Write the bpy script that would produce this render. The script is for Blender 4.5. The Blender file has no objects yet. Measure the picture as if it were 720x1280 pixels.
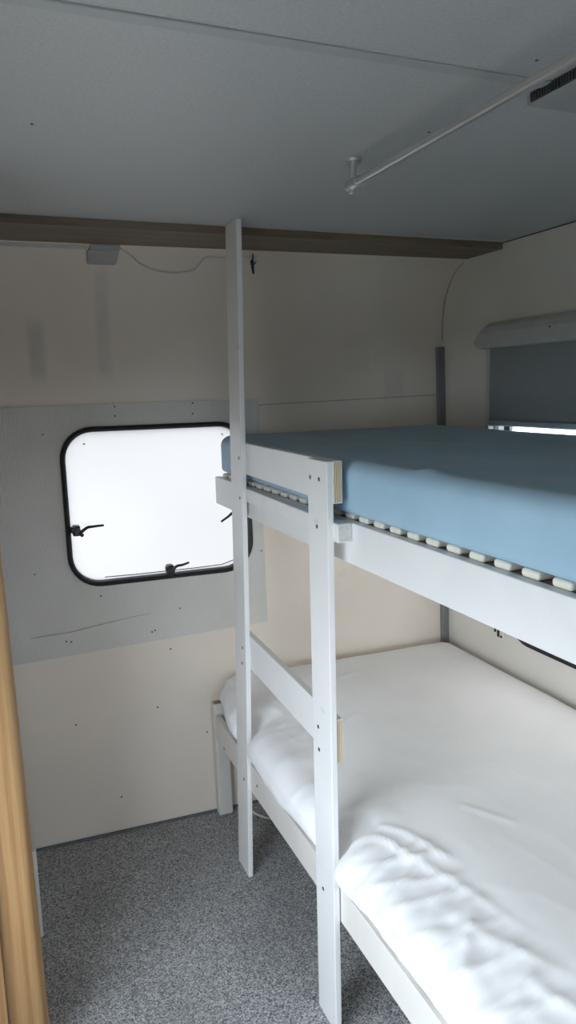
import bpy, bmesh, math, random
from mathutils import Vector, Matrix, noise
random.seed(7)
C = bpy.context.scene.collection
PI = math.pi

# ------------------------------------------------------------------ helpers
def link(name, bm, mats, parent=None, smooth=False, loc=None):
    me = bpy.data.meshes.new(name)
    bmesh.ops.recalc_face_normals(bm, faces=bm.faces[:])
    bm.to_mesh(me); bm.free()
    for m in (mats if isinstance(mats, (list, tuple)) else [mats]):
        me.materials.append(m)
    if smooth:
        me.polygons.foreach_set('use_smooth', [True]*len(me.polygons))
    o = bpy.data.objects.new(name, me); C.objects.link(o)
    if loc is not None:
        o.location = loc
        me.transform(Matrix.Translation(-Vector(loc)))
    if parent is not None:
        o.parent = parent
        o.matrix_parent_inverse = Matrix.Translation(-parent.location) if parent.parent is None else Matrix()
    return o

def empty(name, loc):
    o = bpy.data.objects.new(name, None); o.empty_display_size = .1
    C.objects.link(o); o.location = loc
    return o

def tag(o, label, cat, group=None):
    o['label'] = label; o['category'] = cat
    if group: o['group'] = group
    return o

def structure(o):
    o['kind'] = 'structure'; return o

def merge(dst, src):
    me = bpy.data.meshes.new('tmp'); src.to_mesh(me); src.free()
    dst.from_mesh(me); bpy.data.meshes.remove(me)

def box(bm, lo, hi, bev=0, seg=2, end_mat=None, fn=None, div=None):
    b = bmesh.new()
    bmesh.ops.create_cube(b, size=1)
    for v in b.verts:
        v.co = Vector([lo[i] + (v.co[i]+.5)*(hi[i]-lo[i]) for i in range(3)])
    if end_mat:                                   # (axis, sign, material index)
        for f in b.faces:
            if f.normal[end_mat[0]]*end_mat[1] > .9: f.material_index = end_mat[2]
    if bev:
        bmesh.ops.bevel(b, geom=b.edges[:], offset=bev, segments=seg, profile=.5, affect='EDGES')
    if div:                                       # (axis, count)
        ax, n = div
        for k in range(1, n):
            p = Vector((0,0,0)); p[ax] = lo[ax]+(hi[ax]-lo[ax])*k/n
            no = Vector((0,0,0)); no[ax] = 1
            bmesh.ops.bisect_plane(b, geom=b.verts[:]+b.edges[:]+b.faces[:], plane_co=p, plane_no=no)
    if fn:
        for v in b.verts: v.co = fn(v.co.copy())
    merge(bm, b)

def cyl(bm, p0, p1, r0, r1=None, seg=20, bev=0):
    p0, p1 = Vector(p0), Vector(p1); r1 = r0 if r1 is None else r1
    b = bmesh.new()
    bmesh.ops.create_cone(b, cap_ends=True, segments=seg, radius1=r0, radius2=r1, depth=(p1-p0).length)
    if bev:
        es = [e for e in b.edges if len(e.link_faces) == 2 and any(len(f.verts) > 4 for f in e.link_faces)]
        bmesh.ops.bevel(b, geom=es, offset=bev, segments=2, profile=.5, affect='EDGES')
    q = Vector((0,0,1)).rotation_difference((p1-p0).normalized())
    bmesh.ops.transform(b, matrix=Matrix.Translation((p0+p1)/2) @ q.to_matrix().to_4x4(), verts=b.verts)
    merge(bm, b)

def smooth_path(pts, n=6):
    pts = [Vector(p) for p in pts]; out = []
    for i in range(len(pts)-1):
        p0 = pts[max(i-1,0)]; p1 = pts[i]; p2 = pts[i+1]; p3 = pts[min(i+2,len(pts)-1)]
        for k in range(n):
            t = k/n
            out.append(.5*((2*p1)+(p2-p0)*t+(2*p0-5*p1+4*p2-p3)*t*t+(3*p1-p0-3*p2+p3)*t**3))
    out.append(pts[-1]); return out

def tube(bm, pts, r, seg=10, r_end=None, flat=1.0):
    rings = []; n = len(pts)
    pts = [Vector(p) for p in pts]; last = None
    for i, p in enumerate(pts):
        t = (pts[min(i+1,n-1)]-pts[max(i-1,0)]).normalized()
        if last is None:
            a = t.orthogonal().normalized()
        else:
            a = (last - t*last.dot(t)).normalized()
        last = a; b = t.cross(a)
        rr = r if r_end is None else r+(r_end-r)*i/(n-1)
        rings.append([bm.verts.new(p+(a*math.cos(2*PI*k/seg)*flat+b*math.sin(2*PI*k/seg))*rr) for k in range(seg)])
    for i in range(n-1):
        for k in range(seg):
            bm.faces.new((rings[i][k], rings[i][(k+1)%seg], rings[i+1][(k+1)%seg], rings[i+1][k]))
    bm.faces.new(rings[0][::-1]); bm.faces.new(rings[-1])

def rrect(w, h, r, n=8):
    """rounded rectangle outline, centred, counter-clockwise"""
    out = []
    for cx, cy, a0 in ((w/2-r, h/2-r, 0), (-w/2+r, h/2-r, 90), (-w/2+r, -h/2+r, 180), (w/2-r, -h/2+r, 270)):
        for k in range(n+1):
            a = math.radians(a0+90*k/n)
            out.append((cx+r*math.cos(a), cy+r*math.sin(a)))
    return out

def ring_loft(bm, loops, cap_first=False, cap_last=False, close=False):
    rows = [[bm.verts.new(p) for p in lp] for lp in loops]
    n = len(rows[0]); m = len(rows)
    for i in range(m if close else m-1):
        a, b = rows[i], rows[(i+1) % m]
        for k in range(n):
            bm.faces.new((a[k], a[(k+1)%n], b[(k+1)%n], b[k]))
    if cap_first: bm.faces.new(rows[0][::-1])
    if cap_last: bm.faces.new(rows[-1])

def holed_sheet(bm, outer, hole, to3, thick):
    """flat sheet with one hole, given in 2D, mapped by to3(a,b,depth)"""
    b = bmesh.new()
    def loop(pts):
        vs = [b.verts.new((x, y, 0)) for x, y in pts]
        return [b.edges.new((vs[i], vs[(i+1) % len(vs)])) for i in range(len(vs))]
    es = loop(outer)
    for h in hole: es += loop(h)
    bmesh.ops.triangle_fill(b, edges=es, use_beauty=True, use_dissolve=False)
    r = bmesh.ops.extrude_face_region(b, geom=b.faces[:])
    for g in r['geom']:
        if isinstance(g, bmesh.types.BMVert): g.co.z = thick
    for v in b.verts: v.co = Vector(to3(*v.co))
    merge(bm, b)

# ------------------------------------------------------------------ materials
def mat(name, col=(.8,.8,.8), rough=.5, spec=.5, metal=0):
    m = bpy.data.materials.new(name); m.use_nodes = True
    nt = m.node_tree; p = nt.nodes['Principled BSDF']
    p.inputs['Base Color'].default_value = (*col, 1); p.inputs['Roughness'].default_value = rough
    p.inputs['Specular IOR Level'].default_value = spec; p.inputs['Metallic'].default_value = metal
    return m

def N(m, t, **kw):
    n = m.node_tree.nodes.new(t)
    for k, v in kw.items():
        if k in n.inputs: n.inputs[k].default_value = v
        else: setattr(n, k, v)
    return n
def L(m, a, b): m.node_tree.links.new(a, b)
def P(m): return m.node_tree.nodes['Principled BSDF']
def coords(m, scale=(1,1,1)):
    tc = N(m, 'ShaderNodeTexCoord'); mp = N(m, 'ShaderNodeMapping'); mp.inputs['Scale'].default_value = scale
    L(m, tc.outputs['Object'], mp.inputs['Vector']); return mp.outputs['Vector']
def ramp(m, fac, stops):
    r = N(m, 'ShaderNodeValToRGB'); e = r.color_ramp.elements
    while len(e) < len(stops): e.new(.5)
    for i, (p, c) in enumerate(stops):
        e[i].position = p; e[i].color = (*c, 1)
    L(m, fac, r.inputs['Fac']); return r.outputs['Color']
def bump(m, h, strength=.2, dist=.002):
    b = N(m, 'ShaderNodeBump', Strength=strength, Distance=dist)
    L(m, h, b.inputs['Height']); L(m, b.outputs['Normal'], P(m).inputs['Normal'])
def mixc(m, fac, a, b):
    n = N(m, 'ShaderNodeMix', data_type='RGBA')
    for s, v in ((0, fac), (6, a), (7, b)):
        if isinstance(v, (float, int)): n.inputs[s].default_value = v
        elif isinstance(v, tuple): n.inputs[s].default_value = (*v, 1)
        else: L(m, v, n.inputs[s])
    return n.outputs[2]
def noisy(name, a, b, scale=(8,8,8), rough=.5, detail=4, lo=.35, hi=.65, bmp=None, spec=.4):
    m = mat(name, a, rough, spec); v = coords(m, scale)
    t = N(m, 'ShaderNodeTexNoise', Scale=1, Detail=detail); L(m, v, t.inputs['Vector'])
    L(m, ramp(m, t.outputs['Fac'], [(lo, a), (hi, b)]), P(m).inputs['Base Color'])
    if bmp: bump(m, t.outputs['Fac'], *bmp)
    return m

def wall_material():
    m = mat('wallpaper', (.74,.70,.63), .55, .35); v = coords(m)
    t = N(m, 'ShaderNodeTexNoise', Scale=3.2, Detail=5); L(m, v, t.inputs['Vector'])
    base = ramp(m, t.outputs['Fac'], [(.35, (.775,.695,.61)), (.65, (.82,.74,.655))])
    # two worn rectangular stains above the window
    sep = N(m, 'ShaderNodeSeparateXYZ')
    wob = N(m, 'ShaderNodeTexNoise', Scale=22, Detail=3); L(m, v, wob.inputs['Vector'])
    L(m, v, sep.inputs['Vector'])
    def band(out, c, w, soft):
        s = N(m, 'ShaderNodeMath', operation='SUBTRACT'); L(m, out, s.inputs[0]); s.inputs[1].default_value = c
        a = N(m, 'ShaderNodeMath', operation='ABSOLUTE'); L(m, s.outputs[0], a.inputs[0])
        mr = N(m, 'ShaderNodeMapRange', interpolation_type='SMOOTHSTEP'); L(m, a.outputs[0], mr.inputs['Value'])
        mr.inputs['From Min'].default_value = w-soft; mr.inputs['From Max'].default_value = w+soft
        mr.inputs['To Min'].default_value = 1; mr.inputs['To Max'].default_value = 0
        return mr.outputs['Result']
    def mul(a, b):
        n = N(m, 'ShaderNodeMath', operation='MULTIPLY'); L(m, a, n.inputs[0])
        if isinstance(b, float): n.inputs[1].default_value = b
        else: L(m, b, n.inputs[1])
        return n.outputs[0]
    col = base
    for cx, wx, cz, wz, k in ((-1.458,.024,1.635,.085,.42), (-1.252,.020,1.71,.16,.30), (-.36,.05,1.62,.06,.12), (-.21,.04,1.50,.05,.16)):
        f = mul(mul(band(sep.outputs['X'], cx, wx, .012), band(sep.outputs['Z'], cz, wz, .03)), k)
        f = mul(f, ramp(m, wob.outputs['Fac'], [(.3, (.5,.5,.5)), (.7, (1,1,1))]))
        col = mixc(m, f, col, (.36,.35,.34))
    for cx, wx, cz, wz, k in ((-.50,.05,.80,.03,.25), (-.42,.03,.86,.05,.2), (-.62,.03,.74,.02,.2)):
        f = mul(mul(band(sep.outputs['X'], cx, wx, .03), band(sep.outputs['Z'], cz, wz, .03)), k)
        f = mul(f, ramp(m, wob.outputs['Fac'], [(.45, (0,0,0)), (.6, (1,1,1))]))
        col = mixc(m, f, col, (.50,.46,.40))
    L(m, col, P(m).inputs['Base Color'])
    fine = N(m, 'ShaderNodeTexNoise', Scale=260, Detail=2); L(m, v, fine.inputs['Vector'])
    bump(m, fine.outputs['Fac'], .12, .001)
    return m

def ribbed_material():
    m = mat('ribbed_panel', (.56,.56,.55), .5, .4); v = coords(m)
    w = N(m, 'ShaderNodeTexWave', wave_type='BANDS', bands_direction='X', Scale=52, Distortion=.25, Detail=1)
    L(m, v, w.inputs['Vector'])
    t = N(m, 'ShaderNodeTexNoise', Scale=5, Detail=4); L(m, v, t.inputs['Vector'])
    base = ramp(m, t.outputs['Fac'], [(.35, (.63,.61,.57)), (.65, (.68,.66,.62))])
    L(m, mixc(m, .16, base, ramp(m, w.outputs['Fac'], [(.25, (.30,.30,.29)), (.6, (.8,.8,.78))])), P(m).inputs['Base Color'])
    bump(m, w.outputs['Fac'], .35, .0012)
    return m

def floor_material():
    m = mat('speckled_vinyl', (.2,.2,.2), .42, .4); v = coords(m)
    vo = N(m, 'ShaderNodeTexVoronoi', Scale=330); L(m, v, vo.inputs['Vector'])
    vo2 = N(m, 'ShaderNodeTexNoise', Scale=420, Detail=2); L(m, v, vo2.inputs['Vector'])
    big = N(m, 'ShaderNodeTexNoise', Scale=4, Detail=4); L(m, v, big.inputs['Vector'])
    sp = N(m, 'ShaderNodeSeparateColor'); L(m, vo.outputs['Color'], sp.inputs['Color'])
    c = ramp(m, sp.outputs['Red'], [(.0, (.09,.095,.105)), (.28, (.21,.215,.225)), (.5, (.36,.365,.375)), (.72, (.46,.465,.47)), (.96, (.66,.66,.66))])
    c = mixc(m, ramp(m, vo2.outputs['Fac'], [(.58, (0,0,0)), (.66, (.7,.7,.7))]), c, (.06,.065,.075))
    c2 = mixc(m, ramp(m, big.outputs['Fac'], [(.4, (0,0,0)), (.75, (.3,.3,.3))]), c, (.13,.13,.13))
    L(m, c2, P(m).inputs['Base Color'])
    return m

def wood_material(name, dark, mid, light, scale=(1.2,14,14), rough=.42, dist=1.2, axis_vec=None):
    m = mat(name, mid, rough, .4); v = coords(m, scale)
    t = N(m, 'ShaderNodeTexNoise', Scale=1, Detail=6, Distortion=dist, Roughness=.6); L(m, v, t.inputs['Vector'])
    v2 = coords(m, tuple(s*6 for s in scale))
    t2 = N(m, 'ShaderNodeTexNoise', Scale=1, Detail=3); L(m, v2, t2.inputs['Vector'])
    a = ramp(m, t.outputs['Fac'], [(.32, dark), (.5, mid), (.68, light)])
    b = ramp(m, t2.outputs['Fac'], [(.35, dark), (.65, light)])
    L(m, mixc(m, .3, a, b), P(m).inputs['Base Color'])
    bump(m, t2.outputs['Fac'], .06, .001)
    return m

def oak_material():
    # light oak foil with long cathedral figures along Z
    m = mat('light_oak_foil', (.52,.36,.2), .38, .45); v = coords(m, (1,1,.12))
    d = N(m, 'ShaderNodeTexNoise', Scale=6, Detail=3); L(m, v, d.inputs['Vector'])
    w = N(m, 'ShaderNodeTexWave', wave_type='RINGS', rings_direction='Z', Scale=11, Distortion=3.0, Detail=2)
    w.inputs['Detail Scale'].default_value = 1.4
    L(m, v, w.inputs['Vector'])
    v2 = coords(m, (220,220,6)); t2 = N(m, 'ShaderNodeTexNoise', Scale=1, Detail=2); L(m, v2, t2.inputs['Vector'])
    a = ramp(m, w.outputs['Fac'], [(.05, (.26,.135,.05)), (.35, (.345,.195,.083)), (.8, (.39,.235,.105))])
    b = ramp(m, t2.outputs['Fac'], [(.35, (.27,.145,.055)), (.65, (.40,.24,.11))])
    c = mixc(m, .35, a, b)
    L(m, mixc(m, ramp(m, d.outputs['Fac'], [(.4, (0,0,0)), (.7, (.45,.45,.45))]), c, (.285,.155,.06)), P(m).inputs['Base Color'])
    return m

def white_wood(name='white_painted_wood', tint=(1,1,1)):
    m = mat(name, (.8,.8,.79), .38, .5); v = coords(m, (18,3,3))
    t = N(m, 'ShaderNodeTexNoise', Scale=1, Detail=5, Distortion=.8); L(m, v, t.inputs['Vector'])
    c = ramp(m, t.outputs['Fac'], [(p_, tuple(a_*b_ for a_, b_ in zip(c_, tint))) for p_, c_ in ((.3, (.725,.72,.71)), (.5, (.79,.785,.775)), (.7, (.82,.815,.805)))])
    vk = coords(m, (4,2.2,4)); k = N(m, 'ShaderNodeTexVoronoi', Scale=2.2); L(m, vk, k.inputs['Vector'])
    L(m, mixc(m, ramp(m, k.outputs['Distance'], [(.035, (.35,.35,.35)), (.085, (0,0,0))]), c, (.55,.52,.47)), P(m).inputs['Base Color'])
    v3 = coords(m, (160,12,12)); t3 = N(m, 'ShaderNodeTexNoise', Scale=1, Detail=2); L(m, v3, t3.inputs['Vector'])
    bump(m, t3.outputs['Fac'], .08, .0008)
    return m

def end_grain():
    m = mat('pine_end_grain', (.6,.42,.24), .6, .3); v = coords(m, (1,1,.22))
    w = N(m, 'ShaderNodeTexWave', wave_type='RINGS', rings_direction='Y', Scale=75, Distortion=3, Detail=2)
    L(m, v, w.inputs['Vector'])
    L(m, ramp(m, w.outputs['Fac'], [(.2, (.46,.32,.18)), (.55, (.66,.54,.37)), (.9, (.72,.62,.46))]), P(m).inputs['Base Color'])
    return m

def cloth(name, a, b, weave=900, rough=.85):
    m = mat(name, a, rough, .15); v = coords(m)
    t = N(m, 'ShaderNodeTexNoise', Scale=7, Detail=5); L(m, v, t.inputs['Vector'])
    L(m, ramp(m, t.outputs['Fac'], [(.35, a), (.65, b)]), P(m).inputs['Base Color'])
    f = N(m, 'ShaderNodeTexNoise', Scale=weave, Detail=1); L(m, v, f.inputs['Vector'])
    bump(m, f.outputs['Fac'], .12, .0006)
    P(m).inputs['Sheen Weight'].default_value = .15
    return m

M = {}
M['wall'] = wall_material()
M['side'] = noisy('side_wallpaper', (.72,.68,.615), (.77,.73,.665), (3,3,3), .5)
M['rib'] = ribbed_material()
M['floor'] = floor_material()
M['ceil'] = noisy('ceiling_board', (.485,.495,.495), (.54,.55,.55), (160,160,160), .45, 3, bmp=(.08,.0008))
M['joint'] = noisy('ceiling_joint', (.42,.44,.44), (.46,.48,.48), (20,20,20), .4)
M['pelmet'] = wood_material('grey_brown_oak', (.115,.082,.058), (.165,.122,.09), (.225,.172,.128), (1.1,16,16))
M['oak'] = oak_material()
M['white'] = white_wood()
M['end'] = end_grain()
M['cream'] = white_wood('cream_painted_wood', (.925,.895,.855))
M['brownwood'] = wood_material('brown_batten', (.16,.09,.05), (.24,.14,.08), (.31,.19,.11), (16,1.5,16))
M['brown'] = noisy('bare_wood_top', (.30,.21,.11), (.40,.29,.17), (60,60,60), .6)
M['endgrey'] = wood_material('painted_end_grain', (.50,.49,.47), (.64,.63,.61), (.72,.71,.69), (30,30,90), .5)
M['slat'] = noisy('cream_slat', (.78,.74,.62), (.84,.80,.70), (6,30,30), .45)
M['sheet'] = cloth('white_sheet', (.875,.87,.88), (.905,.90,.91))
M['blue'] = cloth('blue_jersey', (.34,.505,.625), (.38,.55,.675), 700)
M['black'] = noisy('black_rubber', (.012,.012,.013), (.02,.02,.021), (40,40,40), .5)
M['blackp'] = noisy('black_plastic', (.014,.014,.016), (.025,.025,.027), (60,60,60), .35)
M['grey'] = noisy('grey_plastic', (.40,.41,.42), (.46,.47,.48), (30,30,30), .4)
M['warmgrey'] = noisy('warm_grey_plastic', (.36,.355,.345), (.42,.415,.40), (30,30,30), .4)
M['pale'] = noisy('pale_plastic', (.66,.66,.64), (.72,.72,.70), (30,30,30), .4)
M['cassette'] = noisy('blind_cassette', (.50,.50,.475), (.54,.54,.51), (20,20,20), .4)
M['alu'] = noisy('aluminium', (.62,.63,.63), (.70,.71,.71), (40,40,4), .35); P(M['alu']).inputs['Metallic'].default_value = .85
M['rod'] = noisy('brushed_rod', (.60,.60,.60), (.66,.66,.66), (60,4,60), .32); P(M['rod']).inputs['Metallic'].default_value = .7
M['strip'] = noisy('grey_corner_profile', (.34,.345,.36), (.38,.385,.40), (30,30,8), .35)
M['screw'] = noisy('screw_steel', (.10,.10,.10), (.16,.16,.16), (300,300,300), .35); P(M['screw']).inputs['Metallic'].default_value = .6
M['wire'] = noisy('white_cable', (.62,.61,.58), (.68,.67,.64), (60,60,60), .45)
M['vent'] = noisy('vent_housing', (.34,.36,.36), (.38,.40,.40), (20,20,20), .4)
M['seam'] = noisy('wall_seam', (.40,.38,.35), (.46,.44,.40), (60,60,60), .6)
M['dim'] = noisy('rear_laminate', (.30,.22,.15), (.37,.28,.19), (2,2,14), .45)
M['frame_white'] = noisy('white_window_frame', (.75,.75,.74), (.8,.8,.79), (30,30,30), .35)
M['vdark'] = noisy('dark_grille', (.05,.05,.05), (.075,.075,.075), (60,60,60), .45)
M['cornerstrip'] = noisy('dark_corner_profile', (.20,.20,.205), (.24,.24,.245), (30,30,8), .4)
M['bead'] = noisy('dark_sealing_bead', (.09,.10,.12), (.13,.14,.16), (60,60,60), .5)
M['ground'] = noisy('gravel_ground', (.11,.11,.10), (.17,.165,.15), (40,40,40), .9)

def shade_cloth():
    m = mat('grey_blind_fabric', (.20,.23,.245), .75, .2); v = coords(m)
    t = N(m, 'ShaderNodeTexNoise', Scale=500, Detail=1); L(m, v, t.inputs['Vector'])
    L(m, ramp(m, t.outputs['Fac'], [(.35, (.25,.265,.265)), (.65, (.30,.315,.315))]), P(m).inputs['Base Color'])
    return m
M['shade'] = shade_cloth()

def frosted(name, k, tint=(1,1,1)):
    """milky acrylic that passes scattered daylight"""
    m = bpy.data.materials.new(name); m.use_nodes = True
    nt = m.node_tree; nt.nodes.clear()
    out = nt.nodes.new('ShaderNodeOutputMaterial')
    tr = nt.nodes.new('ShaderNodeBsdfTranslucent'); gl = nt.nodes.new('ShaderNodeBsdfGlossy'); mx = nt.nodes.new('ShaderNodeMixShader')
    tc = nt.nodes.new('ShaderNodeTexCoord'); nz = nt.nodes.new('ShaderNodeTexNoise'); nz.inputs['Scale'].default_value = 3
    cr = nt.nodes.new('ShaderNodeValToRGB')
    cr.color_ramp.elements[0].color = (*[k*.96*c for c in tint], 1); cr.color_ramp.elements[1].color = (*[k*c for c in tint], 1)
    nt.links.new(tc.outputs['Object'], nz.inputs['Vector']); nt.links.new(nz.outputs['Fac'], cr.inputs['Fac'])
    nt.links.new(cr.outputs['Color'], tr.inputs['Color'])
    gl.inputs['Roughness'].default_value = .25; mx.inputs['Fac'].default_value = .04
    nt.links.new(tr.outputs[0], mx.inputs[1]); nt.links.new(gl.outputs[0], mx.inputs[2]); nt.links.new(mx.outputs[0], out.inputs[0])
    return m
M['pane'] = frosted('milky_pane', .44, (1,.955,.93))
M['pane3'] = frosted('milky_lower_pane', .66, (1,.935,.88))  # warm tint put in to colour the light on the wall
M['pane2'] = frosted('milky_side_pane', .85, (1,.97,.95))

# ------------------------------------------------------------------ the room
H = 1.95
WY, WS = -0.0335, 0.0426
PROF = [(0,0), (.066,1.557), (.071,1.66), (.070,1.72), (.060,1.785), (.035,1.845), (-.005,1.892), (-.06,1.922), (-.13,1.940), (-.22,1.949), (-.30,1.95)]
def ywall(x, z):
    y = PROF[-1][0]
    for (ya, za), (yb, zb) in zip(PROF, PROF[1:]):
        if z <= zb:
            y = ya+(yb-ya)*(z-za)/(zb-za); break
    return y + WY*x
XL, XR, YB, Z1 = -2.15, 0.0, -3.5, 1.557
T = .03

# front wall: plane with the rounded window hole, then the curved top
WC = (-1.1015, 1.129)                  # window centre
WW, WH, WR = .628, .522, .105          # outer size of the rubber frame
bm = bmesh.new()
hole = [(WC[0]+a, WC[1]+b) for a, b in rrect(WW-.02, WH-.02, WR-.01)]
holed_sheet(bm, [(XL-.03,0), (XR+.03,0), (XR+.03,Z1), (XL-.03,Z1)], [hole], lambda a, b, c: (a, ywall(a, b)+c, b), T)
rows = []
fine = smooth_path([(p[0], p[1], 0) for p in PROF[1:]], 8)
for (yy, zz, _) in fine:
    rows.append([bm.verts.new((x, yy+WY*x, zz)) for x in (XL-.03, XR+.03)] + [bm.verts.new((x, yy+WY*x+T*.8, zz+T*.6)) for x in (XR+.03, XL-.03)])
for a, b in zip(rows, rows[1:]):
    for k in range(4): bm.faces.new((a[k], a[(k+1)%4], b[(k+1)%4], b[k]))
o = structure(link('wall_front', bm, M['wall']))

# right wall with the hole of the side window
bm = bmesh.new()
W2 = (-.285, -1.05, 1.18, 1.635)
h2 = [((W2[0]+W2[1])/2+a, (W2[2]+W2[3])/2+b) for a, b in rrect(W2[0]-W2[1], W2[3]-W2[2], .03, 4)]
h5 = [(-.72+a, .845+b) for a, b in rrect(.684, .434, .082, 6)]
holed_sheet(bm, [(.14,0), (.14,H), (YB-.03,H), (YB-.03,0)], [h2, h5], lambda a, b, c: (XR+c, a, b), T)
structure(link('wall_right', bm, M['side']))

# left wall with its opened window beside the camera
W3 = (-1.08, -2.30, .44, 1.35)
bm = bmesh.new()
h3 = [((W3[0]+W3[1])/2+a, (W3[2]+W3[3])/2+b) for a, b in rrect(W3[0]-W3[1], W3[3]-W3[2], .05, 4)]
holed_sheet(bm, [(.14,0), (.14,H), (YB-.03,H), (YB-.03,0)], [h3], lambda a, b, c: (XL-c, a, b), T)
structure(link('wall_left', bm, M['side']))
# rear wall with an unseen window added behind the camera for fill light
W4 = (-1.75, -.85, .50, 1.02)
bm = bmesh.new()
h4 = [((W4[0]+W4[1])/2+a, (W4[2]+W4[3])/2+b) for a, b in rrect(W4[1]-W4[0], W4[3]-W4[2], .05, 4)]
holed_sheet(bm, [(XL-.03,0), (XR+.03,0), (XR+.03,H), (XL-.03,H)], [h4], lambda a, b, c: (a, YB-c, b), T)
structure(link('wall_back', bm, M['side']))

bm = bmesh.new(); box(bm, (XL-.03, YB-.03, -.04), (XR+.03, .15, 0)); structure(link('floor', bm, M['floor']))
bm = bmesh.new(); box(bm, (XL-.03, YB-.03, H), (XR+.03, .15, H+.04))
b = bmesh.new(); tube(b, [(x, y, .0002) for x, y in ((-1.62,-.139),(-1.5,-.148),(-1.40,-.154),(-1.27,-.158),(-1.2,-.157))], .0016, 6)
link('crease', b, M['strip'], bpy.data.objects['floor'])
ceil = structure(link('ceiling', bm, M['ceil']))
def dots(parent, pts, axis, r=.0035, name='screw', m=None):
    for p in pts:
        b = bmesh.new(); d = Vector(axis)
        cyl(b, Vector(p)-d*.002, Vector(p)+d*.0012, r, seg=10)
        link(name, b, m or M['screw'], parent)
dots(ceil, [(-.849,-1.426,H), (-.83,-1.117,H), (-1.509,-.943,H)], (0,0,-1), .0026)
bm = bmesh.new(); box(bm, (XL, -1.374, H-.0035), (XR, -1.352, H), .0012)
structure(link('trim_1', bm, M['joint']))

# wood pelmet along the rounded corner of wall and ceiling
bm = bmesh.new(); b = bmesh.new()
box(bm, (XL, -.262, 1.929), (XR, -.030, 1.951), .0015, fn=lambda c: Vector((c.x, c.y-.006+(-.009 if c.y < -.15 else -.04)*(c.x+.9)*.9, c.z)))
structure(link('trim_2', bm, M['pelmet']))
# grey profile in the corner of the two walls, and the seam of the lining boards
bm = bmesh.new()
for z0, z1 in ((0, 1.635),):
    box(bm, (-.030, -.012, z0), (.0, .012, z1), .002, fn=lambda c: Vector((c.x, c.y+ywall(0, c.z)-.004, c.z)), div=(2, 6))
structure(link('trim_3', bm, M['cornerstrip']))
bm = bmesh.new()
tube(bm, [(-.002, y_-.002, z_) for y_, z_, _ in [(p_[0], p_[1], 0) for p_ in smooth_path([(b_[0], b_[1], 0) for b_ in PROF[2:8]], 6)]], .0022, 6)
structure(link('trim_6', bm, M['seam']))
bm = bmesh.new(); tube(bm, [(-.001,-.27,H-.001), (-.001,YB,H-.001)], .0025, 6); structure(link('trim_7', bm, M['bead']))
bm = bmesh.new()
box(bm, (-.745, -.0012, 1.4475), (-.03, .001, 1.4505), fn=lambda c: Vector((c.x, c.y+ywall(c.x, c.z), c.z+(c.x+.4)*.022)))
structure(link('trim_4', bm, M['seam']))
# thin dark sealing bead where the front wall meets the floor
bm = bmesh.new()
tube(bm, [(XL, ywall(XL,0)-.004, .004), (-1.0, ywall(-1.0,0)-.004, .002), (-.03, ywall(0,0)-.004, .002)], .005, 8)
structure(link('baseboard_front', bm, M['bead']))
# white cable trunking under the pelmet
bm = bmesh.new()
box(bm, (XL, -.008, 1.914), (-1.305, .008, 1.927), .002, fn=lambda c: Vector((c.x, c.y+ywall(-1.4, 1.921)+WY*(c.x+1.4)-.006, c.z)))
structure(link('trim_5', bm, M['pale']))

# ribbed panel screwed over the wall round the window
PX0, PX1, PZ0, PZ1 = -2.0, -.744, .672, 1.4645
bm = bmesh.new()
hole = [(WC[0]+a, WC[1]+b) for a, b in rrect(WW-.014, WH-.014, WR-.007)]
holed_sheet(bm, [(PX0,PZ0), (PX1-.003,PZ0), (PX1,PZ1), (PX0,PZ1)], [hole], lambda a, b, c: (a, ywall(a, b)-.0003-c, b - (.036*(-.744-a) if b < .7 else (.007*(-.744-a) if b > 1.45 else 0))), .004)
panel = tag(link('wall_panel', bm, M['rib']), 'pale grey ribbed board screwed to the front wall round the window', 'wall panel')
sp = [(-1.232,1.452), (-1.234,1.422), (-.975,1.455), (-.977,1.42), (-1.44,.697), (-1.425,.694), (-1.16,.69), (-1.15,.694), (-1.461,1.372), (-.757,.93), (-1.52,.93), (-1.32,.835), (-1.06,.76)]
dots(panel, [(x, ywall(x,z)-.0043, z) for x, z in sp], (0,-1,0), .0032)
b = bmesh.new()
tube(b, [(x, ywall(x, z)-.0045, z) for x, z in ((-1.55,.722),(-1.42,.727),(-1.30,.742),(-1.21,.752),(-1.16,.755))], .0012, 6)
link('crease', b, M['seam'], panel)
dots(bpy.data.objects['wall_front'], [(x, ywall(x,z), z) for x, z in ((-1.158,.421), (-1.431,.408), (-1.301,.125), (-1.10,.62), (-.99,.30))], (0,-1,0), .0032)

# ------------------------------------------------------------------ window_1: rubber frame, milky pane, three latches
win = structure(empty('window_1', (WC[0], ywall(*WC), WC[1])))
def wl(w, h, r, d, n=8):
    return [(WC[0]+a, ywall(WC[0]+a, WC[1]+b)-d, WC[1]+b) for a, b in rrect(w, h, r, n)]
bm = bmesh.new()
f = .0165
ring_loft(bm, [wl(WW, WH, WR, .001), wl(WW, WH, WR, .010), wl(WW-.006, WH-.006, WR-.003, .015), wl(WW-f, WH-f, WR-f/2, .017), wl(WW-2*f+.004, WH-2*f+.004, WR-f+.002, .014), wl(WW-2*f, WH-2*f, WR-f, .009), wl(WW-2*f, WH-2*f, WR-f, -.018), wl(WW, WH, WR, -.018)], close=True)
link('window_frame', bm, M['black'], win, smooth=False)
bm = bmesh.new()
ring_loft(bm, [wl(WW-.02, WH-.02, WR-.01, -.012), wl(WW-.02, WH-.02, WR-.01, -.016)], True, True)
pane = link('window_pane', bm, M['pane'], win)
bm = bmesh.new()   # thin inner lip at the foot of the pane
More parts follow.
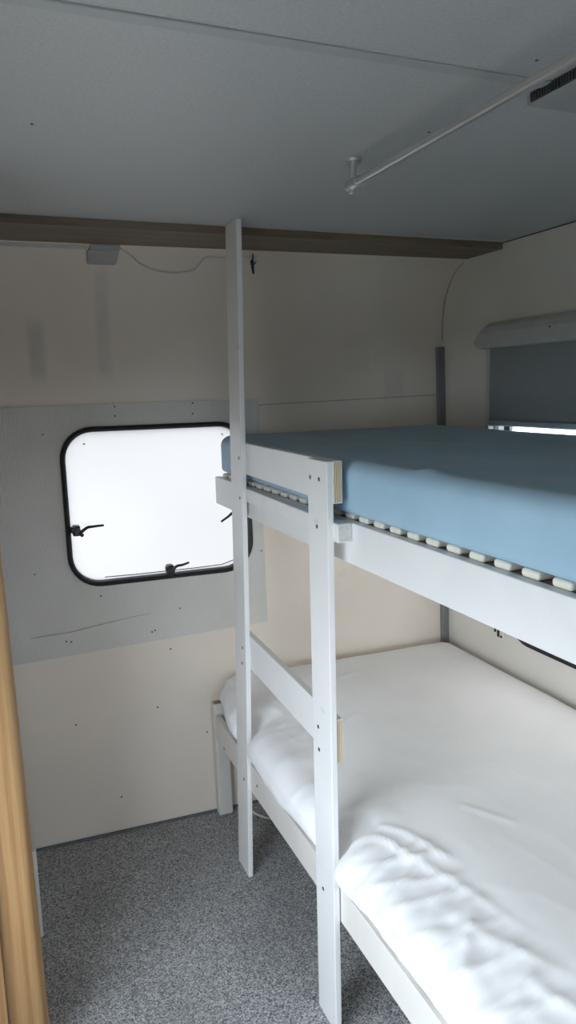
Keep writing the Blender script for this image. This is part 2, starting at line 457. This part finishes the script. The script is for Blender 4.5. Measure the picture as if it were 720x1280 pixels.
def lip(d): return [(WC[0]+x, ywall(WC[0]+x, WC[1]-WH/2+z)-d, WC[1]-WH/2+z) for x, z in ((-.20,.0265), (-.1,.0245), (.0,.0245), (.1,.0245), (.20,.0265), (.25,.04))]
tube(bm, lip(-.004), .0016, 6)
link('pane_lip', bm, M['black'], win)
dots(win, [(-1.335, ywall(-1.335,1.335)+.0115, 1.335), (-.873, ywall(-.873,1.345)+.0115, 1.345)], (0,-1,0), .003, 'pane_pin', M['pale'])
def latch(base, handle, foot):
    """base plate at the frame, knuckle, bent lever over the pane; points as (x, z) on the wall"""
    def q(x, z, d): return Vector((x, ywall(x, z)-d, z))
    bm = bmesh.new()
    (x, z), (fx, fz) = base, foot
    box(bm, (x-.014, -.030, z-.018), (x+.010, .004, z+.016), .005, fn=lambda c: Vector((c.x, c.y+ywall(x, z)-.002, c.z)))
    box(bm, (x-.020, -.036, z-.004), (x-.006, -.014, z+.014), .004, fn=lambda c: Vector((c.x, c.y+ywall(x, z)-.002, c.z)))
    cyl(bm, q(x, z, .012), q(x, z, .042), .012, .010, 14, .002)
    tube(bm, [q(x, z, .014), q(fx, fz, .010)], .010, 8)
    o = link('latch', bm, M['blackp'], win)
    bm = bmesh.new()
    pts = smooth_path([q(a, c, .036+.004*i) for i, (a, c) in enumerate(handle)], 5)
    tube(bm, pts, .0062, 8, .0036)
    link('latch_lever', bm, M['blackp'], o)
latch((-1.381,1.062), [(-1.366,1.046), (-1.372,1.056), (-1.352,1.072), (-1.334,1.075), (-1.300,1.077)], (-1.398,1.062))
latch((-1.086,.902), [(-1.098,.896), (-1.086,.904), (-1.070,.917), (-1.052,.920), (-1.030,.927)], (-1.086,.876))
latch((-.815,1.078), [(-.82,1.088), (-.842,1.086), (-.868,1.080), (-.886,1.069), (-.912,1.055)], (-.799,1.078))

# ------------------------------------------------------------------ window_2 (side wall) and its roller blind
w2 = structure(empty('window_2', (XR, (W2[0]+W2[1])/2, W2[2])))
def y2(w, h, r, x, n=4, dy=0):
    cy, cz = (W2[0]+W2[1])/2, (W2[2]+W2[3])/2
    return [(x, cy+a, cz+b) for a, b in rrect(w, h, r, n)]
a, b_ = W2[0]-W2[1], W2[3]-W2[2]
bm = bmesh.new()
ring_loft(bm, [y2(a+.036, b_+.036, .045, -.001), y2(a+.036, b_+.036, .045, -.012), y2(a-.006, b_-.006, .03, -.012), y2(a-.006, b_-.006, .03, .03), y2(a-.001, b_-.001, .03, .03), y2(a-.001, b_-.001, .03, -.001)], close=True)
link('window_frame', bm, M['frame_white'], w2)
bm = bmesh.new()
ring_loft(bm, [y2(a-.020, b_-.02, .025, .004), y2(a-.075, b_-.075, .025, .004), y2(a-.075, b_-.075, .025, .014), y2(a-.020, b_-.02, .025, .014)], close=True)
link('window_seal', bm, M['black'], w2)
bm = bmesh.new()
ring_loft(bm, [y2(a-.075, b_-.075, .025, .006), y2(a-.105, b_-.105, .025, .006), y2(a-.105, b_-.105, .025, .016), y2(a-.075, b_-.075, .025, .016)], close=True)
link('pane_edge', bm, M['frame_white'], w2)
bm = bmesh.new()
ring_loft(bm, [y2(a-.02, b_-.02, .02, .018), y2(a-.02, b_-.02, .02, .022)], True, True)
link('window_pane', bm, M['pane2'], w2)

bl = tag(empty('roller_blind', (-.03, -.65, 1.36)), 'grey roller blind drawn almost fully down over the side window', 'blind')
bm = bmesh.new()
prof = [(-.0005,1.694), (-.030,1.694), (-.050,1.680), (-.060,1.660), (-.060,1.628), (-.052,1.612), (-.030,1.608), (-.0005,1.608)]
y0, y1 = -.222, -1.12
ends = []
for yy, k in ((y0, .80), (y0-.012, .96), (y0-.03, 1), (y1+.03, 1), (y1+.012, .96), (y1, .8)):
    ends.append([(x, yy+(.028 if (yy > -.5 and z < 1.65) else (-.004 if yy > -.5 else 0))-.01, 1.651+(z-1.651)*k) for x, z in prof])
ring_loft(bm, ends, True, True)
cs = link('cassette', bm, M['cassette'], bl)
bm = bmesh.new(); cyl(bm, (-.0615,-.575,1.655), (-.058,-.575,1.655), .003, seg=10); link('screw', bm, M['screw'], cs)
bm = bmesh.new(); box(bm, (-.033, -1.08, 1.372), (-.030, -.262, 1.625)); link('shade', bm, M['shade'], bl)
bm = bmesh.new(); box(bm, (-.038, -1.085, 1.353), (-.024, -.262, 1.374), .004); link('bottom_bar', bm, M['shade'], bl)
for yy in (-.250, -1.10):
    bm = bmesh.new(); box(bm, (-.036, yy-.012, 1.236), (-.0125, yy+.006, 1.612), .002); link('guide_rail', bm, M['cassette'], bl)

# black-framed window beside the lower bunk, and a socket
hy, hz = -.72, .845
def y3(w, h, r, x): return [(x, hy+p, hz+q) for p, q in rrect(w, h, r, 6)]
w5 = structure(empty('window_5', (XR, hy, .61)))
bm = bmesh.new()
ring_loft(bm, [y3(.70,.45,.09,-.001), y3(.70,.45,.09,-.010), y3(.694,.444,.087,-.015), y3(.67,.42,.075,-.015), y3(.664,.414,.072,-.010), y3(.664,.414,.072,.018), y3(.70,.45,.09,.018)], close=True)
link('window_frame', bm, M['black'], w5)
bm = bmesh.new()
ring_loft(bm, [y3(.684,.434,.082,.010), y3(.684,.434,.082,.014)], True, True)
link('window_pane', bm, M['pane3'], w5)
so = tag(empty('wall_socket', (XR, -.30, .62)), 'small grey socket with two dark slots on the side wall above the lower bunk', 'socket')
bm = bmesh.new(); box(bm, (-.008, -.335, .607), (-.0003, -.262, .675), .003); link('plate', bm, M['side'], so)
bm = bmesh.new()
box(bm, (-.012, -.292, .622), (-.006, -.283, .668), .002); box(bm, (-.012, -.310, .609), (-.006, -.300, .668), .002)
link('slot', bm, M['blackp'], so)
bm = bmesh.new(); cyl(bm, (-.013,-.322,.614), (-.006,-.322,.614), .004, seg=12, bev=.001); link('button', bm, M['blackp'], so)

# ------------------------------------------------------------------ things on the ceiling and under the pelmet
rd = tag(empty('curtain_rod', (-.893,-.935,1.90)), 'slim metal curtain rod hung from the ceiling on a round bracket', 'curtain rod')
bm = bmesh.new(); cyl(bm, (-.893,-.955,1.9), (-.893,-2.25,1.9), .0075, seg=24); link('tube', bm, M['rod'], rd, smooth=False)
for yy in (-.93, -2.20):
    bm = bmesh.new()
    cyl(bm, (-.889,yy,H), (-.889,yy,H-.006), .0175, .016, 28, .001)
    cyl(bm, (-.889,yy,H-.006), (-.891,yy,1.912), .0072, seg=20)
    cyl(bm, (-.893,yy+.012,1.9), (-.893,yy-.030,1.9), .0115, seg=24, bev=.0015)
    cyl(bm, (-.893,yy,1.903), (-.893,yy,1.880), .0085, .0075, 20, .002)
    br = link('bracket', bm, M['alu'], rd)
    bm = bmesh.new()
    cyl(bm, (-.893,yy+.010,1.9), (-.893,yy+.022,1.9), .0095, .0075, 20, .002); link('end_cap', bm, M['alu'], br)

vt = tag(empty('roof_vent', (-.55,-1.6,H)), 'flat grey vent unit with a dark ribbed side on the ceiling', 'vent')
bm = bmesh.new()
box(bm, (-.772, -2.0, 1.934), (-.30, -1.312, H-.0005), .003)
vh = link('housing', bm, M['vent'], vt)
bm = bmesh.new()
box(bm, (-.7755, -1.99, 1.9355), (-.7715, -1.325, 1.9485), .001)
gr = link('grille', bm, M['blackp'], vt)
bm = bmesh.new()
for k in range(106):
    y = -1.329-k*.006
    box(bm, (-.779, y-.0028, 1.9355), (-.7745, y, 1.9485))
link('grille_rib', bm, M['vdark'], gr)
bm = bmesh.new()
box(bm, (-.73, -1.43, 1.932), (-.722, -1.425, 1.9355), .001); box(bm, (-.73, -1.43, 1.932), (-.728, -1.405, 1.9355), .0006); link('finger_slot', bm, M['blackp'], vt)

jb = tag(empty('junction_box', (-1.252,-.0,1.884)), 'small grey junction box on the wall under the wooden pelmet', 'junction box')
def jbf(c):
    t = (1.927-c.z)/.043
    return Vector((c.x-.006*t*(c.x+1.25)/.05, c.y + .052*t, c.z))
bm = bmesh.new(); box(bm, (-1.304,-.034,1.884), (-1.206,-.004,1.916), .004, fn=jbf); link('box_body', bm, M['warmgrey'], jb)
bm = bmesh.new(); box(bm, (-1.296,-.041,1.915), (-1.206,-.010,1.926), .002, fn=jbf); link('box_lid', bm, M['strip'], jb)

cab = [(-1.205,-.020,1.922), (-1.17,.007,1.907), (-1.137,.032,1.889), (-1.097,.044,1.875), (-1.058,.049,1.868), (-1.007,.047,1.868), (-.962,.038,1.877), (-.949,.020,1.894), (-.938,-.002,1.907), (-.905,-.010,1.910), (-.86,-.011,1.910), (-.80,-.02,1.914), (-.775,-.026,1.918)]
cab = [(x, min(y, ywall(x, z)-.004), z) for x, y, z in cab]
bm = bmesh.new(); tube(bm, smooth_path(cab, 5), .0032, 8)
tag(link('cable', bm, M['wire'], smooth=True), 'thin white cable sagging from the junction box along the wall top', 'cable')
bm = bmesh.new()
tube(bm, smooth_path([(-.787,-.036,1.928), (-.786,-.030,1.914), (-.781,-.010,1.901)], 4), .0022, 8)
tube(bm, smooth_path([(-.783,-.012,1.903), (-.776,.004,1.892), (-.770,.016,1.876), (-.768,.019,1.869)], 4), .0058, 8, .003)
tube(bm, smooth_path([(-.780,-.004,1.892), (-.772,-.004,1.897), (-.766,-.006,1.905)], 3), .003, 6, .0015)
tag(link('cable_clip', bm, M['blackp']), 'small black clip dangling under the pelmet beside the tall post', 'clip')

# ------------------------------------------------------------------ bunk bed
bed = tag(empty('bunk_bed', (-.97,-1.0,0)), 'white painted timber bunk bed frame fixed to a floor-to-ceiling post', 'bunk bed')
XP, XB = -.9892, -.974
LEAN = smooth_path([(0,0,0), (.35,.0085,0), (.7,.0165,0), (1.1,.0220,0), (1.3,.0245,0), (1.95,.0355,0)], 6)
def lx(z):
    for p, q in zip(LEAN, LEAN[1:]):
        if z <= q.x: return p.y+(q.y-p.y)*(max(z,0)-p.x)/(q.x-p.x)
    return LEAN[-1].y
def lean(c): return Vector((c.x + lx(c.z), c.y, c.z))
def part(name, bm, m, parent=bed, **k): return link(name, bm, m, parent, **k)
bm = bmesh.new(); box(bm, (XP,-.370,0), (XB,-.272,H), .002, fn=lean, div=(2,14)); pl = part('post', bm, M['white'])
bm = bmesh.new(); box(bm, (XP,-.990,0), (XB,-.892,1.345), .002); pr = part('post', bm, M['white'])
for post, pts in ((pl, [(-.372+.02,1.303), (-.352,1.188), (-.342,.735), (-.336,.685), (-.338,.312)]), (pr, [(-.907,1.305), (-.952,1.305), (-.937,1.202), (-.923,.74), (-.925,.686), (-.932,.341)])):
    for y, z in pts:
        bm = bmesh.new(); x = XP + (lx(z) if post is pl else 0)
        cyl(bm, (x-.0008,y,z), (x+.004,y,z), .0048, .0042, 14, .0004)
        link('screw', bm, M['screw'], post)
def yaw(k): return lambda c: Vector((c.x + k*(c.y+.94)/.6, c.y, c.z))
bm = bmesh.new(); box(bm, (XB,-.9905,1.2563), (XB+.0225,-.272,1.3455), .002, end_mat=(1,-1,1), fn=lambda c: Vector((c.x+(.0240 if c.x < XB+.011 else .0165)*(c.y+.94)/.6, c.y, c.z))); part('guard_board', bm, [M['white'], M['end']])
bm = bmesh.new(); box(bm, (XB,-1.011,1.177), (XB+.0315,-.272,1.217), .003, end_mat=(1,-1,1), fn=lambda c: Vector((c.x+(.0222*(c.y+.94)/.6 if c.x < XB+.01 else 0), c.y, c.z))); part('support_beam', bm, [M['white'], M['endgrey']])
bm = bmesh.new(); box(bm, (XB,-.985,.676), (XB+.018,-.300,.779), .002, end_mat=(1,-1,1), fn=yaw(.0163)); part('ladder_rung', bm, [M['white'], M['end']])
bm = bmesh.new(); box(bm, (-.942,-1.985,1.128), (-.921,-.028,1.2165), .002); part('upper_rail', bm, M['white'])
bm = bmesh.new(); box(bm, (-.024,-1.985,1.128), (-.003,-.004,1.2165), .002); part('upper_rail', bm, M['white'])
bm = bmesh.new(); box(bm, (-.921,-1.985,1.128), (-.024,-1.963,1.2165), .002); part('end_board', bm, M['white'])
bm = bmesh.new(); box(bm, (-.9205,-1.96,1.192), (-.868,-.03,1.2163), .001); part('slat_ledger', bm, M['brownwood'])
k = 0; y = -.062
first = None
while y > -1.94:
    bm = bmesh.new()
    if first is None:
        box(bm, (-.927,y-.038,1.2168), (-.012,y,1.2300), .005, 3); first = part('slat', bm, M['slat'])
    else:
        s = first.copy(); C.objects.link(s); s.location = Vector(first.location)+Vector((0, y+.062, 0)); bm.free()
    y -= .0631
# lower bunk
bm = bmesh.new()
box(bm, (-.972,-.008,0), (-.920,.030,.412), .006, 3, end_mat=(2,1,1), fn=lambda c: Vector((c.x, c.y+.0426*c.z-.002, c.z))); part('leg', bm, [M['cream'], M['brown']])
bm = bmesh.new(); box(bm, (-.9715,-1.985,.289), (-.952,-.010,.378), .002)
lr = part('lower_rail', bm, M['cream'])
for y, z in ((-.43,.335), (-.10,.30)):
    bm = bmesh.new(); cyl(bm, (-.9725,y,z), (-.968,y,z), .0045, seg=12, bev=.0004); link('screw', bm, M['screw'], lr)
bm = bmesh.new(); box(bm, (-.026,-1.985,.289), (-.004,-.004,.378), .002); part('lower_rail', bm, M['white'])
for x in (-.952, -.056):
    bm = bmesh.new(); box(bm, (x,-1.985,0), (x+.05,-1.935,.385), .004); part('leg', bm, M['white'])
bm = bmesh.new(); box(bm, (-.056,-.055,0), (-.006,-.006,.385), .004); part('leg', bm, M['white'])
lf = None; y = -.10
while y > -1.9:
    bm = bmesh.new()
    if lf is None:
        box(bm, (-.951,y-.06,.372), (-.027,y,.388), .002); lf = part('slat', bm, M['slat'])
    else:
        s = lf.copy(); C.objects.link(s); s.location = Vector(lf.location)+Vector((0, y+.10, 0)); bm.free()
    y -= .14

# ------------------------------------------------------------------ mattresses
def sstep(a, b, x):
    t = min(1, max(0, (x-a)/(b-a))); return t*t*(3-2*t)
def mattress(name, lo, hi, step, rp, rt, rb, disp, m):
    w, h, d = hi[0]-lo[0], hi[1]-lo[1], hi[2]-lo[2]
    nx, ny, nz = int(w/step), int(h/step), max(8, int(d/(step*.7)))
    verts = {}; bm = bmesh.new()
    def V(i, j, k):
        key = (i, j, k)
        if key in verts: return verts[key]
        p = Vector((lo[0]+w*i/nx, lo[1]+h*j/ny, lo[2]+d*k/nz))
        # vertical profile: inset from the rounded top / bottom edges
        # move onto the rounded block by clamping to an inner core
        r = rt if p.z > (lo[2]+hi[2])/2 else rb
        q = Vector((min(max(p.x, lo[0]+r), hi[0]-r), min(max(p.y, lo[1]+r), hi[1]-r), min(max(p.z, lo[2]+rb), hi[2]-rt)))
        dv = p-q
        if dv.length > 1e-9:
            # cube-to-sphere so that the grid keeps even spacing on the rounds
            a = Vector((dv.x/r, dv.y/r, dv.z/r)); x2, y2_, z2 = a.x*a.x, a.y*a.y, a.z*a.z
            s = Vector((a.x*math.sqrt(max(0,1-y2_/2-z2/2+y2_*z2/3)), a.y*math.sqrt(max(0,1-x2/2-z2/2+x2*z2/3)), a.z*math.sqrt(max(0,1-x2/2-y2_/2+x2*y2_/3))))
            n = s.normalized(); p = q + s*r
        else:
            n = Vector((0,0,1))
        # extra plan rounding of the vertical corners
        for sx, ex in ((-1, lo[0]), (1, hi[0])):
            for sy, ey in ((-1, lo[1]), (1, hi[1])):
                ccx, ccy = ex-sx*rp, ey-sy*rp
                ax, ay = (p.x-ccx)*sx, (p.y-ccy)*sy
                if ax > 0 and ay > 0:
                    mx = max(ax, ay); l = math.hypot(ax, ay)
                    t = mx/l if l > 0 else 1
                    p.x = ccx+sx*ax*t; p.y = ccy+sy*ay*t
        p = disp(p, n)
        v = bm.verts.new(p); verts[key] = v; return v
    for i in range(nx):
        for j in range(ny):
            bm.faces.new((V(i,j,nz), V(i+1,j,nz), V(i+1,j+1,nz), V(i,j+1,nz)))
            bm.faces.new((V(i,j,0), V(i,j+1,0), V(i+1,j+1,0), V(i+1,j,0)))
    for k in range(nz):
        for i in range(nx):
            bm.faces.new((V(i,0,k), V(i+1,0,k), V(i+1,0,k+1), V(i,0,k+1)))
            bm.faces.new((V(i,ny,k), V(i,ny,k+1), V(i+1,ny,k+1), V(i+1,ny,k)))
        for j in range(ny):
            bm.faces.new((V(0,j,k), V(0,j,k+1), V(0,j+1,k+1), V(0,j+1,k)))
            bm.faces.new((V(nx,j,k), V(nx,j+1,k), V(nx,j+1,k+1), V(nx,j,k+1)))
    return link(name, bm, m, smooth=True, loc=((lo[0]+hi[0])/2, (lo[1]+hi[1])/2, lo[2]))

UPF = ((-.715,-.90,-1.1,.045,.011), (-.90,-1.24,-1.2,.03,.008), (-.55,-.75,.4,.06,.003))
def up_disp(p, n):
    x, y, z = p
    # far edge follows the leaning front wall
    if y > -.3: y += WY*x*.9*sstep(-.3, .02, y)
    x += (.010*sstep(-.90, -.25, y) + .008*sstep(-.16, .0, y))*sstep(-.7, -.9, x)
    front = sstep(-.75, -.93, x)
    top = sstep(1.28, 1.345, z)
    z += top*(.007*math.sin((y+.2)*2.1)*.5 + .006*noise.noise(Vector((x*3, y*3, 1))) + .0012*noise.noise(Vector((x*22, y*7, 4))))
    # small folds in the jersey
    for fx, fy, a, l, hh in UPF:
        dx, dy = x-fx, y-fy; u = dx*math.cos(a)+dy*math.sin(a); v = -dx*math.sin(a)+dy*math.cos(a)
        z += top*hh*math.exp(-(v/.011)**2-(u/l)**2)
    x -= front*(.004*noise.noise(Vector((z*6, y*3, 2))) + .003*math.sin(y*5))
    # the underside lifts where the mattress bends up towards its near end
    return Vector((x, y, z))
mu = mattress('mattress', (-.936,-1.975,1.2302), (-.042,.012,1.346), .016, .075, .034, .012, up_disp, M['blue'])
tag(mu, 'thin mattress in a plain blue fitted sheet on the upper bunk', 'mattress')

POSTS = [(-.321,.049), (-.941,.049)]
def ridge(v, k=3): return max(0, 1-2.2*abs(noise.noise(Vector(v))))**k
def seg_d(px, py, a, b):
    ax, ay = a; bx, by = b; vx, vy = bx-ax, by-ay
    t = min(1, max(0, ((px-ax)*vx+(py-ay)*vy)/(vx*vx+vy*vy)))
    return math.hypot(px-ax-vx*t, py-ay-vy*t)
LINES = [([(-.925,-.995),(-.87,-.99),(-.83,-1.04),(-.80,-1.15)], .005, .007), ([(-.945,-1.0),(-.90,-1.01),(-.875,-1.05),(-.865,-1.12)], .006, .007),
         ([(-.72,-.17),(-.62,-.10),(-.53,-.06)], .004, .010), ([(-.68,-.26),(-.60,-.20),(-.50,-.17)], .004, .010), ([(-.88,-.42),(-.80,-.36),(-.72,-.32)], .004, .010),
         ([(-.50,-.62),(-.46,-.65)], .004, .006), ([(-.52,-.635),(-.47,-.67)], .003, .006), ([(-.80,-.55),(-.66,-.47)], .003, .012), ([(-.66,-1.02),(-.60,-1.12)], .003, .007)]
def low_disp(p, n):
    x, y, z = p
    x0, z0 = x, z
    fr = sstep(-.62, -.97, x)
    top = sstep(.44, .5, z)
    if y > -.3:
        y += (.042+WY*(x+.9))*sstep(-.3, -.02, y)*max(sstep(.413, .440, z), sstep(-.915, -.895, x))
    near = sstep(-1.00, -1.12, y)
    z -= top*(.016*sstep(-.66, -.93, x)+.018*near*sstep(-.74, -.95, x))
    z += top*.024*math.exp(-((x+.85)/.07)**2-((y-.02)/.10)**2)
    pin = soft = 0
    for py, hw in POSTS:
        d = abs(y-py); pin = max(pin, 1-sstep(hw+.001, hw+.015, d)); soft = max(soft, math.exp(-(d/.066)**2))
    bulge = .012 + .006*noise.noise(Vector((y*4, z*5, 3))) - .034*sstep(-.24, -.01, y) + .014*math.exp(-((y+1.03)/.08)**2)*(1 if y < -.94 else 0)
    side = sstep(-.90, -.965, x0)
    x -= bulge*side*(1-pin)
    x += soft*sstep(-.82, -.95, x0)*sstep(.41, .49, z0)*.048
    z -= soft*sstep(-.86, -.95, x0)*top*.018
    if x < -.96: z -= sstep(.445, .40, z)*.020*math.exp(-((y+.56)/.19)**2)
    # gathers of the sheet: across the slumped front towards the near end, along it near the ridge
    c = x0 + .8*z0
    slope = sstep(-.985+.33, -.93+.33, c)*sstep(-.76+.40, -.84+.40, c)
    w = noise.noise(Vector((y*2.2, x*3, 4)))*.06
    f = 0
    f += (.0068*near+.0012)*slope*ridge(((y-.25*x+w)*11, c*2.4, 1.7), 3.2)
    f += (.0050*near+.0012)*slope*ridge(((y+.15*x-w)*19, c*3.4, 7.7), 3)
    rz = math.exp(-((x0+.845)/.045)**2)*top
    f += (.0045*near+.002)*rz*ridge((y*2.6+x*2, x*15+y*3, 3.1), 2)
    f += .0035*sstep(-.22, -.03, y)*sstep(-.80,-.93,x0)*max(0, math.sin((x+z)*70+y*30))**2
    f += .003*math.exp(-((y+.60)/.22)**2)*sstep(-.80,-.93,x0)*ridge((y*9+z*6, z*9, 8.2), 3)
    f += top*(.0030*noise.noise(Vector((x*4, y*4, 9))) + .0010*ridge((x*9+y*4, y*3-x*5, 11), 3))
    for pl_, hgt, wd_ in LINES:
        d = min(seg_d(x, y, pl_[k], pl_[k+1]) for k in range(len(pl_)-1))
        if d < 4*wd_: f += top*hgt*math.exp(-(d/wd_)**2)
    p = Vector((x, y, z)) + n*f
    for py, hw in POSTS:
        if abs(p.y-py) < hw+.003: p.x = max(p.x, -.966 if py < -.5 else -.956)
    p.z = max(p.z, .392 if p.x > -.9735 else .384)
    if p.z < .43 and p.y > -.012 and p.x < -.915: p.y = -.012
    p.y = min(p.y, ywall(p.x, p.z)-.004); p.x = min(p.x, -.034 if p.z < .40 else -.004)
    return p
ml = mattress('mattress', (-.976,-1.975,.392), (-.008,-.012,.516), .0085, .06, .060, .045, low_disp, M['sheet'])
tag(ml, 'mattress in a rumpled white sheet bulging over the rail of the lower bunk', 'mattress')

# ------------------------------------------------------------------ wardrobe at the left, white board behind it, cable on the floor
wd = tag(empty('wardrobe', (-1.86,-.6,0)), 'light oak wardrobe with a rounded corner at the left edge of the view', 'wardrobe')
def wl_(c): return Vector((c.x - (.0098*c.z if c.x > -1.685 else 0), c.y, c.z))
WY0 = -.80
bm = bmesh.new(); b = bmesh.new()
box(b, (-1.690,WY0,0), (-1.6065,WY0+.06,1.925), 0)
es = [e for e in b.edges if all(abs(v.co.x+1.6065) < 1e-4 and abs(v.co.y-WY0) < 1e-4 for v in e.verts)]
bmesh.ops.bevel(b, geom=es, offset=.026, segments=8, profile=.5, affect='EDGES')
for v in b.verts: v.co = wl_(v.co)
merge(bm, b)
link('corner_post', bm, M['oak'], wd)
bm = bmesh.new(); box(bm, (-1.640,WY0+.06,0), (-1.627,-.39,1.925), .001); link('side_panel', bm, M['oak'], wd)
bm = bmesh.new(); box(bm, (-2.145,WY0-.016,.06), (-1.6905,WY0-.0005,1.92), .003); dr = link('door', bm, M['oak'], wd)
bm = bmesh.new()
tube(bm, smooth_path([(-1.75,WY0-.004,1.0), (-1.75,WY0-.032,1.01), (-1.75,WY0-.036,1.06), (-1.75,WY0-.032,1.11), (-1.75,WY0-.004,1.12)], 5), .006, 10); link('handle', bm, M['alu'], dr, smooth=True)
bm = bmesh.new(); box(bm, (-2.145,WY0+.014,0), (-1.692,WY0+.03,.06)); box(bm, (-2.145,-.41,0), (-1.641,-.39,1.925)); box(bm, (-2.145,WY0+.014,1.90), (-1.692,-.41,1.925)); link('carcass', bm, M['oak'], wd)

bm = bmesh.new(); box(bm, (-1.72,-.372,0), (-1.597,-.354,.262), .002)
tag(link('board', bm, M['pale']), 'low white board standing on the floor behind the oak wardrobe', 'board')

bm = bmesh.new()
tube(bm, smooth_path([(-.90,-.03,.09), (-.878,-.035,.03), (-.858,-.05,.008), (-.832,-.09,.005), (-.80,-.11,.005), (-.74,-.10,.005), (-.66,-.06,.005), (-.60,.0,.005)], 5), .004, 8)
tag(link('cable', bm, M['wire'], smooth=True), 'white cable lying on the floor under the lower bunk', 'cable')

# frame of the open left window, outside ground
w3 = structure(empty('window_3', (XL, (W3[0]+W3[1])/2, W3[2])))
bm = bmesh.new()
def y4(w, h, r, x): return [(x, (W3[0]+W3[1])/2+p, (W3[2]+W3[3])/2+q) for p, q in rrect(w, h, r, 4)]
a, b_ = W3[0]-W3[1], W3[3]-W3[2]
ring_loft(bm, [y4(a+.05, b_+.05, .07, XL+.001), y4(a+.05, b_+.05, .07, XL+.012), y4(a-.006, b_-.006, .047, XL+.012), y4(a-.006, b_-.006, .047, XL-.035), y4(a-.001, b_-.001, .05, XL-.035), y4(a-.001, b_-.001, .05, XL+.001)], close=True)
link('window_frame', bm, M['frame_white'], w3)
w4 = structure(empty('added_fill_window', ((W4[0]+W4[1])/2, YB, W4[2])))  # frame of the added rear window that lets in fill light
bm = bmesh.new()
def y5(w, h, r, y): return [((W4[0]+W4[1])/2+p, y, (W4[2]+W4[3])/2+q) for p, q in rrect(w, h, r, 4)]
a, b_ = W4[1]-W4[0], W4[3]-W4[2]
ring_loft(bm, [y5(a+.05, b_+.05, .07, YB+.001), y5(a+.05, b_+.05, .07, YB+.012), y5(a-.006, b_-.006, .047, YB+.012), y5(a-.006, b_-.006, .047, YB-.035), y5(a-.001, b_-.001, .05, YB-.035), y5(a-.001, b_-.001, .05, YB+.001)], close=True)
link('window_frame', bm, M['frame_white'], w4)
bm = bmesh.new(); box(bm, (-14,-14,-.62), (12,12,-.60)); structure(link('ground', bm, M['ground']))

# ------------------------------------------------------------------ light
wo = bpy.data.worlds.new('daylight'); bpy.context.scene.world = wo; wo.use_nodes = True
bg = wo.node_tree.nodes['Background']; bg.inputs['Color'].default_value = (.79,.895,1.0,1); bg.inputs['Strength'].default_value = 10.5
def area(name, loc, direction, sx, sy, power, col, spread=PI):
    l = bpy.data.lights.new(name, 'AREA'); l.shape = 'RECTANGLE'; l.size = sx; l.size_y = sy; l.energy = power; l.color = col; l.spread = spread
    o = bpy.data.objects.new(name, l); C.objects.link(o); o.location = loc
    o.rotation_euler = Vector(direction).to_track_quat('-Z', 'Y').to_euler(); return o
pt_ = area('daylight_left_window', (XL-.035, (W3[0]+W3[1])/2, (W3[2]+W3[3])/2), (1,0,0), W3[0]-W3[1], W3[3]-W3[2], 1, (1,1,1))
pt_.data.cycles.is_portal = True
p4_ = area('daylight_fill_window', ((W4[0]+W4[1])/2, YB-.035, (W4[2]+W4[3])/2), (0,1,0), W4[1]-W4[0], W4[3]-W4[2], 1, (1,1,1))  # sky portal at the added rear window
p4_.data.cycles.is_portal = True

# ------------------------------------------------------------------ camera
F = Vector((.37002589,.91444325,-.16393407)); R = Vector((.92504416,-.37897091,-.0259684)); U = Vector((.08587287,.14203727,.98612943))
cam = bpy.data.cameras.new('camera'); co = bpy.data.objects.new('camera', cam); C.objects.link(co)
co.matrix_world = Matrix(((R.x,U.x,-F.x,-1.6283), (R.y,U.y,-F.y,-2.3541), (R.z,U.z,-F.z,1.4931), (0,0,0,1)))
cam.sensor_fit = 'VERTICAL'; cam.sensor_height = 36; cam.lens = 924.145/1280*36; cam.clip_start = .02
sc = bpy.context.scene; sc.camera = co
sc.view_settings.view_transform = 'Standard'; sc.view_settings.look = 'None'; sc.view_settings.gamma = 1; sc.view_settings.use_curve_mapping = False
sc.view_settings.exposure = 0
sc.cycles.max_bounces = 12; sc.cycles.diffuse_bounces = 8; sc.cycles.sample_clamp_indirect = 8
